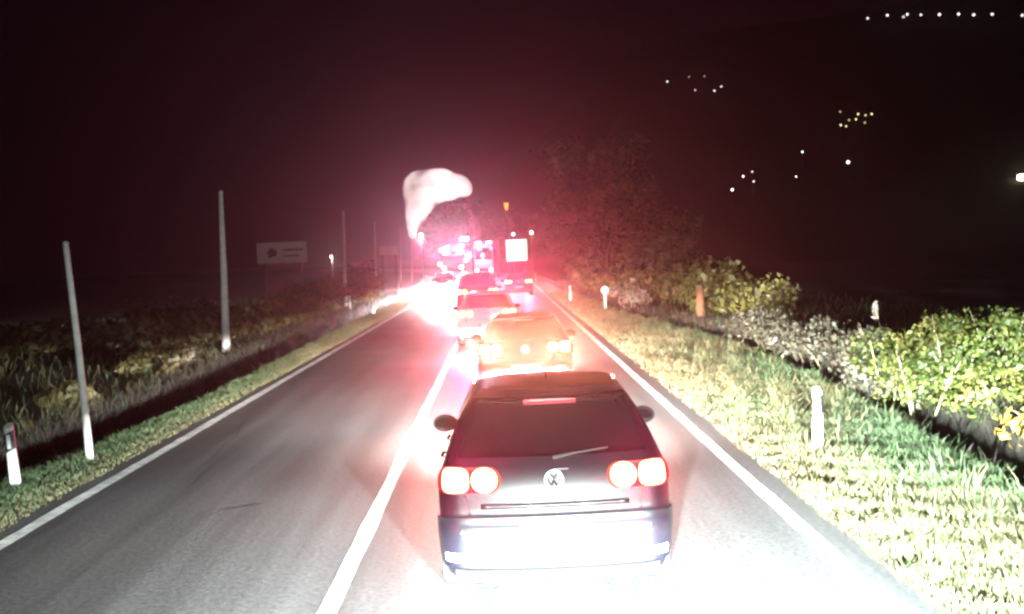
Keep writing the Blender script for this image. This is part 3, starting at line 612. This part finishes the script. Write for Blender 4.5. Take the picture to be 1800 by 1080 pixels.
def car(name, label, x, y, rz, rows, pm, sz=1.0, tail=E_TAIL, head=E_HEAD, detail=False, lights=True, tcol=(1, .035, .12), group='cars queuing in the right lane', hcol=(1, .97, .9), brake_mat=None, hbeam=None):
    T = thing(name, label, 'car', (x, y, 0), rz, group)
    s = Shell(rows); s.body(pm, T); zz = lambda v: v*sz; k = sz; W = s.at(zz(.8))[0]
    ls = lambda a, b, n: list(np.linspace(a, b, n))
    lin = lambda z, za, va, zb, vb: va+(vb-va)*(z-za)/(zb-za)
    bm = brake_mat or m_brake
    # glazing
    z0, z1 = zz(1.12), zz(1.495); rw = lambda z: lin(z, z0, s.at(z0)[0]-.10, z1, s.at(z1)[0]-.07)
    s.panel('rear_window', m_glass, T, s.rear, 12, ls(z0, z1, 8), lambda z: -rw(z), rw, .006)
    ye = s.at(zz(1.1))[2]
    s.panel('windscreen', m_glass, T, s.front, 10, ls(zz(1.06), zz(1.52), 7), lambda z: -(s.at(z)[0]-.1), lambda z: s.at(z)[0]-.1, .006)
    for sg in (-1, 1):
        yb = .72; ya = s.at(zz(1.3))[1]+.45
        for (p, q2) in ((.62, 1.42), (1.50, 2.22)):
            o = s.panel('side_window', m_glass, T, lambda u, z, sg=sg: s.side(sg, u, z), 6, ls(zz(1.10), zz(1.48), 5), lambda z, p=p: p+(z-zz(1.1))*(.35 if p < 1 else .0), lambda z, q2=q2: q2-(z-zz(1.1))*(.0 if q2 < 2 else .25), .005)
        # wheels
        for wy in (.76, 3.34):
            wh = MB().lathe((0, 0, 0), (1, 0, 0), [(-.10, .20), (-.10, .29), (-.08, .312), (.08, .312), (.10, .29), (.10, .20)], 24).build('wheel', m_tyre, T, True); wh.location = (sg*(W-.085), wy, .312)
            MB().lathe((sg*.075, 0, 0), (sg, 0, 0), [(0, .19), (.03, .19), (.035, .15), (.02, .05), (.035, .04)], 20).build('rim', m_rim, wh)
            s.panel('wheel_arch', m_trim, T, lambda u, z, sg=sg: s.side(sg, u, z), 8, ls(max(.215, s.z0+.01), .66, 6), lambda z, wy=wy: wy-max(.06, math.sqrt(max(0, .37**2-(z-.29)**2))), lambda z, wy=wy: wy+max(.06, math.sqrt(max(0, .37**2-(z-.29)**2))), .004)
        # mirrors
        mx_ = sg*(s.at(zz(1.0))[0]+.10); mb = MB().lathe((0, 0, 0), (0, 1, 0), [(-.055, .085), (-.05, .098), (0, .10), (.05, .085), (.085, .05), (.1, .01)], 16).build('mirror', pm if not detail else m_trim, T, True)
        mb.location = (mx_, 2.55, zz(1.02)); mb.scale = (1.2, 1, .85)
        MB().lathe((0, -.056, 0), (0, -1, -.12), [(0, .078), (.004, .078)], 16).build('mirror_glass', m_tyre, mb)
        MB().tube([(sg*-.06, .02, -.05), (sg*-.17, .05, -.075)], .025, 8).build('mirror_arm', m_trim, mb)
        # door handles
        for hy in (1.28, 2.1): MB().tube([s.side(sg, hy, zz(.93)), (s.side(sg, hy+.03, zz(.93))[0]+sg*.04, hy+.03, zz(.935)), (s.side(sg, hy+.16, zz(.93))[0]+sg*.04, hy+.16, zz(.94)), s.side(sg, hy+.19, zz(.93))], .014, 6).build('door_handle', pm, T)
        # tail lamp: red lens wrapping the corner, two round lamps in it
        zl, zh = zz(.868), zz(1.055); zc = (zl+zh)/2; hh = (zh-zl)/2; ti, to = W-.485, W+.05
        def ell(z): return math.sqrt(max(0, 1-((z-zc)/hh)**2))
        lo = lambda z: ti+.09*(1-ell(z)); hi = lambda z: to-.12*(1-ell(z))
        f = lambda u, z, sg=sg: s.rear(sg*u, z)
        tl = s.panel('tail_light', m_lens, T, f, 12, ls(zl+.004, zh-.004, 8), lo, hi, .012)
        for cu, rw_, rh, ex in ((W-.362, .098, .086, 2.2), (W-.140, .105, .088, 3.4)):
            def hwid(z, rw_=rw_, rh=rh, ex=ex): return max(.012, rw_*max(0, 1-(abs(z-zc)/rh)**ex)**(1/ex))
            s.panel('brake_lamp', bm, tl, f, 8, [zc-rh*math.cos(PI*k_/10) for k_ in range(11)], lambda z, cu=cu, h_=hwid: cu-h_(z), lambda z, cu=cu, h_=hwid: cu+h_(z), .018, True, .012)
        if lights and tail:
            c = Vector(s.rear(sg*(W-.27), zc)); spot('tail_lamp_light', c+Vector((0, -.09, 0)), (sg*.03, -1, -.02), tail, tcol, 72, 1.0, .07, T)
        # front lamp
        hp = Vector(s.front(sg*(W-.22), zz(.68)))
        s.panel('headlight', m_head, T, lambda u, z, sg=sg: s.front(sg*u, z), 6, ls(zz(.62), zz(.74), 5), lambda z: W-.36, lambda z: W-.1, .010)
        if lights and head: spot('headlamp_light', hp+Vector((0, .06, .0)), (0, 1, -.004), head, hcol, 160, .3, .06, T, hbeam or dict(hw=.5, vw=.16, spill=.012, kick=.25, cut=-.012))
        # bumper reflector
        s.panel('reflector', m_redref if not detail else m_refl, T, f, 6, ls(zz(.385), zz(.44), 3), lambda z: W-.26, lambda z: W-.05, .024)
    # bumper, plate, badge, wiper, spoiler, lower skirt, exhaust
    bw = W+.17
    s.panel('rear_bumper', pm, T, s.rear, 24, ls(zz(.33), zz(.685), 8), lambda z: -bw, lambda z: bw, .018)
    s.panel('lower_skirt', m_trim, T, s.rear, 16, ls(zz(.22), zz(.325), 4), lambda z: -(W-.12), lambda z: W-.12, .02)
    pl = s.panel('number_plate', m_plate, T, s.rear, 6, ls(zz(.535), zz(.645), 3), lambda z: -.26, lambda z: .26, .038, False)
    s.panel('plate_band', m_eu, pl, s.rear, 1, ls(zz(.54), zz(.64), 3), lambda z: -.255, lambda z: -.22, .041, False)
    # hatch lip and its shut lines
    s.panel('hatch_lip', pm, T, s.rear, 16, ls(zz(.755), zz(.79), 3), lambda z: -(W-.33), lambda z: W-.33, .022)
    for sg in (-1, 1): s.panel('shut_line', m_trim, T, lambda u, z, sg=sg: s.rear(sg*u, z), 1, ls(zz(.70), zz(.86), 5), lambda z: W-.25+(z-zz(.7))*.2, lambda z: W-.238+(z-zz(.7))*.2, .003)
    s.panel('roof_spoiler', pm, T, s.rear, 14, ls(zz(1.50), zz(1.55), 4), lambda z: -(s.at(z)[0]-.03), lambda z: s.at(z)[0]-.03, .045)
    s.panel('high_brake_light', m_brake3, T, s.rear, 6, ls(zz(1.478), zz(1.492), 2), lambda z: -.2, lambda z: .2, .03)
    y0w = s.rear(0, zz(1.13))
    MB().tube([(.0, y0w[1]-.03, zz(1.115)), (.16, s.rear(.16, zz(1.14))[1]-.03, zz(1.14)), (.42, s.rear(.42, zz(1.16))[1]-.025, zz(1.165))], [.018, .012, .008], 6).build('wiper', m_trim, T)
    bc = Vector(s.rear(0, zz(.955)))
    bd = MB().lathe(bc+Vector((0, .0, 0)), (0, -1, .1), [(0, .074), (.012, .074), (.016, .068), (.016, .06), (.010, .057)], 28).build('badge', m_badge, T)
    if detail:
        # round emblem: a V above a W inside the ring
        Y = bc.y-.020; st = lambda ax, az, bx, bz: MB().tube([(ax, Y-az*.1, bc.z+az), (bx, Y-bz*.1, bc.z+bz)], .0065, 5)
        e = MB()
        for (ax, az, bx, bz) in ((-.028, .054, 0, .006), (.028, .054, 0, .006), (-.054, .022, -.024, -.05), (-.024, -.05, 0, -.004), (.054, .022, .024, -.05), (.024, -.05, 0, -.004)):
            e.tube([(ax, Y-az*.1, bc.z+az), (bx, Y-bz*.1, bc.z+bz)], .009, 5)
        MB().lathe(bc+Vector((0, -.0102, 0)), (0, -1, .1), [(0, .0565), (.002, .0565)], 24).build('badge_face', m_trim, bd)
        e.build('emblem', m_chrome, bd)
        for sx_ in (-.70, -.60, .70): MB().lathe(Vector(s.rear(sx_, zz(.60)))+Vector((0, -.022, 0)), (sx_*.6, -1, 0), [(0, .014), (.012, .014), (.014, .01)], 12).build('parking_sensor', m_chrome, T)
        MB().box(-.005, .11, bc.y-.004, bc.y+.004, bc.z+.075, bc.z+.079).build('hatch_handle', m_chrome, T)
        for sx_ in (-.46, -.385): MB().lathe((sx_, .0, .275), (0, -1, 0), [(-.2, .034), (.03, .034), (.03, .028), (-.02, .026)], 14).build('exhaust_pipe', m_chrome, T)
    MB().tube([(0, 1.05, s.z1-.01), (0, .92, s.z1+.16)], [.008, .003], 5).build('aerial', m_trim, T)
    return T
P_DARK = paint('dark blue black paint', (0.0028, 0.0026, 0.0048)); P_RED = paint('dark maroon paint', (0.06, 0.012, 0.02)); P_WHITE = paint('white paint', (.62, .61, .59)); P_GREY = paint('dark grey paint', (0.03, 0.03, 0.035)); P_BLUE = paint('navy paint', (.02, .025, .05))
car('hatchback_car', 'dark hatchback directly ahead with both tail lights glaring', .32, 7.45, -.012, GOLF, P_DARK, 1.0, detail=True, tail=600, head=120000)
car('hatchback_car', 'maroon car half hidden behind the nearest hatchback roof with blinding brake lights', .36, 18.4, -.01, scale_rows(GOLF, .95, .99, 1.0), P_RED, .95, tail=6500, head=36000, tcol=(1, .27, .155))
car('hatchback_car', 'white hatchback third in the queue with arched rear window', -.45, 29.6, .03, scale_rows(GOLF, .99, 1.0, .95), P_WHITE, .99, tail=4200, head=25000)
car('hatchback_car', 'dark tall car fourth in the queue in front of the white hatchback', -1.0, 41.5, .03, scale_rows(GOLF, 1.22, 1.0, 1.0), P_GREY, 1.22, tail=2800, head=20000)
car('hatchback_car', 'dark blue car fifth in the queue near the right edge line', 1.05, 64, .02, scale_rows(GOLF, .92, 1.0, 1.0), P_BLUE, .92, tail=2800, head=20000)
car('hatchback_car', 'dark oncoming car in the left lane below the blinding emergency lights', -4.6, 85, PI-.03, scale_rows(GOLF, .86, 1.0, 1.0), P_GREY, .86, tail=0, head=380000, group='vehicles facing the camera ahead', hbeam=dict(hw=.30, vw=.10, spill=.0005, kick=.03, cut=-.01))

# ------------------------------------------------------------------ emergency vehicles
m_bluel = mat('blue beacon', (.1, .1, .8), .2, emit=(1, .35, .9), estr=16)
m_flood = mat('work light', (.9, .9, .9), .2, emit=(1, .93, 1.0), estr=14)
def truck(name, label, x, y, rz, W, L_, H, pm, lamps, group):
    """square-fronted vehicle facing -y: cab front at y = 0"""
    T = thing(name, label, 'emergency vehicle', (x, y, 0), rz, group); w = W/2
    MB().box(-w, w, .0, 2.0, .42, H*.93, bev=.09).build('cab', pm, T); MB().box(-w, w, 2.06, L_, .5, H, bev=.06).build('body', pm, T)
    MB().box(-w+.14, w-.14, -.012, .05, H*.5, H*.82, bev=.02).build('windscreen', m_glass, T); MB().box(-w-.02, w+.02, -.12, .12, .35, .72, bev=.05).build('bumper', m_white, T)
    MB().box(-w*.5, w*.5, -.02, .03, .85, 1.2, bev=.01).build('grille', m_black, T)
    for sg in (-1, 1):
        MB().box(sg*(w+.03)-.01 if sg > 0 else -w-.26, w+.26 if sg > 0 else -w-.02, .1, .2, H*.6, H*.76, bev=.02).build('mirror', m_black, T)
        MB().lathe((sg*(w-.3), -.02, .95), (0, -1, 0), [(-.02, .15), (.02, .15), (.05, .09)], 16).build('headlight', m_flood, T)
        MB().box(sg*w-.006, sg*w+.006, .5, 1.4, H*.5, H*.8, bev=.003).build('side_window', m_glass, T)
        for wy in (.95, L_-1.2): wh = MB().lathe((sg*(w-.16), wy, .45), (sg, 0, 0), [(-.14, .28), (-.14, .42), (-.1, .45), (.1, .45), (.14, .42), (.15, .25)], 20).build('wheel', m_tyre, T, True); MB().lathe((sg*(w-.0), wy, .45), (sg, 0, 0), [(-.01, .24), (.02, .22), (.02, .08), (.05, .07)], 16).build('rim', m_rim, wh)
        MB().box(sg*w*.55-.3, sg*w*.55+.3, .35, .6, H*.93, H*.93+.2, bev=.04).build('light_bar', m_bluel, T)
    for i, (lx, lz, ly) in enumerate(lamps): MB().lathe((lx, ly, lz), (0, -1, -.1), [(-.06, .1), (0, .17), (.03, .16), (.05, .08)], 14).build('work_light', m_flood, T)
    return T
P_FIRE = paint('fire red paint', (.4, .02, .02)); P_VAN = paint('pale van paint', (.6, .55, .57))
fe = truck('fire_engine', 'fire engine in the left lane blinding white with work lights and beacons', -4.7, 101, -.05, 2.5, 7.5, 3.1, P_FIRE, [(-1.1, 3.3, .2), (-.55, 3.5, .2), (.9, 3.6, .2), (.4, 3.35, .2), (-1.3, 1.9, -.05), (1.25, 2.2, -.05), (-.9, 1.5, -.05), (.8, 1.55, -.05)], 'emergency vehicles ahead')
MB().tube([(.9, 3, 3.0), (.95, 3, 4.4)], .05, 8).build('lamp_mast', m_steel, fe); MB().box(.55, 1.35, 2.85, 3.0, 4.2, 4.5, bev=.04).build('mast_lamp', m_flood, fe)
ev = truck('emergency_van', 'pale box van with pink lit sides behind the fire engine', -1.9, 113, -.12, 2.2, 6.0, 4.2, P_VAN, [], 'emergency vehicles ahead')
# light they throw
for sx_ in (-.95, .95): spot('headlamp_light', (sx_, -.15, .95), (.05, -1, -.01), 90000, (1, .93, .88), 160, .3, .12, fe, dict(hw=.35, vw=.12, spill=.004, kick=.2))
spot('mast_flood_light', (.95, 2.7, 4.35), (.0, -1, -.35), 1000, (1, .92, .95), 90, .6, .2, fe)
for sx_, sy_ in ((-.8, .2), (.8, .2)): point('beacon_light', (sx_, sy_, 3.45), 2600, (1, .06, .36), .15, fe)
point('side_flood', (2.0, 11.6, 2.6), 500, (1, .35, .5), .2, fe)

# ------------------------------------------------------------------ smoke over the road bend, lit by an added flood lamp
def smoke():
    g = random.Random(2)
    blobs = [(-11.3, 12.6, 1.7), (-10, 13.0, 1.7), (-8.4, 13.1, 1.6), (-6.9, 12.9, 1.5), (-5.3, 12.5, 1.35), (-4.5, 11.8, 1.1), (-11.4, 11.2, 1.5), (-9.8, 11.3, 1.7), (-8.2, 11.5, 1.5), (-11.3, 9.6, 1.5), (-10.2, 9.8, 1.3), (-11.7, 8.2, 1.1), (-11.2, 8.4, 1.1), (-11.9, 6.9, .85), (-12.0, 5.8, .6), (-6.4, 11.4, 1.1)]
    mbd = bpy.data.metaballs.new('smoke'); mbd.resolution = .35
    for (x, z, r) in blobs: e = mbd.elements.new(); e.co = (x, g.uniform(-.8, .8), z); e.radius = r*1.72
    o = bpy.data.objects.new('smoke_source', mbd); C.objects.link(o); bpy.context.view_layer.update()
    dg = bpy.context.evaluated_depsgraph_get(); me = bpy.data.meshes.new_from_object(o.evaluated_get(dg)); bpy.data.objects.remove(o); me.materials.clear()
    s = bpy.data.objects.new('smoke_plume', me); C.objects.link(s); s.location = (0, 141, 0)
    m = bpy.data.materials.new('smoke'); m.use_nodes = True; nt = m.node_tree; nt.nodes.remove(nt.nodes['Principled BSDF']); L = nt.links
    pv = nt.nodes.new('ShaderNodeVolumePrincipled'); pv.inputs['Color'].default_value = (.9, .86, .86, 1); pv.inputs['Anisotropy'].default_value = .1
    tc = nt.nodes.new('ShaderNodeTexCoord'); n = nt.nodes.new('ShaderNodeTexNoise'); n.inputs['Scale'].default_value = .42; n.inputs['Detail'].default_value = 5; L.new(tc.outputs['Object'], n.inputs['Vector'])
    mr = nt.nodes.new('ShaderNodeMapRange'); mr.inputs[1].default_value = .33; mr.inputs[2].default_value = .66; mr.inputs[3].default_value = .03; mr.inputs[4].default_value = 1.3; L.new(n.outputs['Fac'], mr.inputs[0]); L.new(mr.outputs[0], pv.inputs['Density'])
    L.new(pv.outputs[0], nt.nodes['Material Output'].inputs['Volume']); me.materials.append(m)
    tag(s, 'pale smoke plume rising beside the road ahead, lit white above pink', 'smoke'); s['kind'] = 'thing'
smoke()
t = thing('added_floodlight', 'added flood lamp on a tall thin mast to light the pale smoke', 'added_floodlight', (-2.2, 128, float(zg(-2.2, 128))))  # added lamp, placed to brighten the top of the plume
MB().tube([(0, 0, -.1), (0, 0, 9.0)], [.07, .045], 8).build('mast', m_black, t)
MB().box(-.35, .35, -.1, .1, 9.0, 9.45, bev=.04).build('housing', m_black, t)
spot('added_flood_beam', (-.1, .2, 9.25), (-7.2, 13, 3.2), 130000, (1, .84, .82), 60, .6, .15, t)
for k in (-1, 1): spot('work_light_beam', (k*.8, -.3, 3.3), (.02, -1, -.02), 3600, (1, .66, .95), 20, 1, .25, fe)

# ------------------------------------------------------------------ lamps on the dark hillside
WARM = (1, .80, .55); COOL = (1, .92, .88); YEL = (1, .8, .38)
ORD = ['leftmost', 'second from the left', 'third from the left', 'fourth from the left', 'fifth from the left', 'sixth from the left', 'seventh from the left', 'eighth from the left', 'ninth from the left', 'rightmost']
ROW = [(124.4, 340.7, 74.5), (130.8, 340.3, 75.1), (131.3, 328.3, 71.8), (135.0, 334.4, 73.9), (136.2, 326.7, 71.9), (138.6, 318.7, 70.0), (141.5, 312.0, 68.5), (142.4, 304.1, 66.4), (144.9, 298.0, 65.1), (146.2, 283.6, 61.4)]
UPPER = [(42.9, 254.1, 43.0), (49.1, 258.3, 44.6), (46.3, 236.6, 38.0), (49.9, 232.9, 37.1), (52.5, 237.5, 38.7), (52.8, 257.5, 44.5)]
YELLOW = [(64.0, 190.5, 26.0), (60.0, 178.5, 22.2), (60.4, 176.9, 21.8), (62.6, 181.8, 23.4), (63.9, 182.0, 23.5), (65.8, 186.2, 24.9), (66.4, 184.2, 24.4), (67.6, 184.4, 24.6), (64.0, 177.9, 22.4)]
LOWER = [(33.0, 144.5, 10.1, 'bright lamp lowest and leftmost of the small lower hillside group', .17), (36.3, 151.6, 12.4, 'lamp just above the lowest lamp of the lower hillside group', .13), (36.9, 147.9, 11.4, 'dim lamp at the right of the lower hillside group', .09), (38.2, 153.8, 13.2, 'topmost dim lamp of the lower hillside group', .08), (48.3, 162.1, 16.5, 'single warm lamp above and left of the bright white hillside lamp', .13), (43.0, 147.7, 11.8, 'single faint lamp between the lower group and the bright white hillside lamp', .10), (51.8, 151.3, 13.7, 'brightest white single lamp halfway up the hillside below the yellow cluster', .22)]
def hill_lamp(label, x, y, z, col, e, r, group):
    bz = float(zg(x, y)); t = thing('hillside_lamp', label, 'street lamp', (x, y, bz), group=group); h = max(z-bz, 2.0)
    MB().tube([(0, 0, -.2), (0, 0, h)], [.035, .025], 6).build('pole', m_black, t)
    MB().lathe((0, 0, h), (0, 0, 1), [(-.02, r*.5), (r*.3, r*.95), (r*.9, r), (r*1.5, r*.6), (r*1.8, r*.1)], 10).build('lantern', mat('hill glow %g %s' % (e, str(col)), (.8, .8, .8), .5, emit=col, estr=e), t, True)
g = random.Random(3)
for i, p in enumerate(ROW): hill_lamp('%s lamp in the row along the hilltop road at top right' % ORD[i], *p, COOL, (3, 3.6, 1.5, 4, 2.6, 3, 3.8, 3, 3.4, 2.4)[i], (.34, .36, .4, .33, .34, .4, .36, .38, .34, .36)[i], 'row of hilltop street lamps')
for i, p in enumerate(UPPER): hill_lamp('faint lamp in the loose cluster high on the left of the hill', *p, COOL, (2.5, .5, .9, 2.2, 1.8, .5)[i], .22, 'loose cluster of faint hillside lamps')
for i, p in enumerate(YELLOW): hill_lamp('small yellow lamp in the dense cluster on the hillside', *p, YEL, (.9, 2.6, 1.8, 1, 2.2, 2.6, 1.6, 2.6, 1)[i], .17, 'dense cluster of yellow hillside lamps')
for (x, y, z, lab, r) in LOWER: hill_lamp(lab, x, y, z, COOL, 5, r, 'scattered lower hillside lamps')
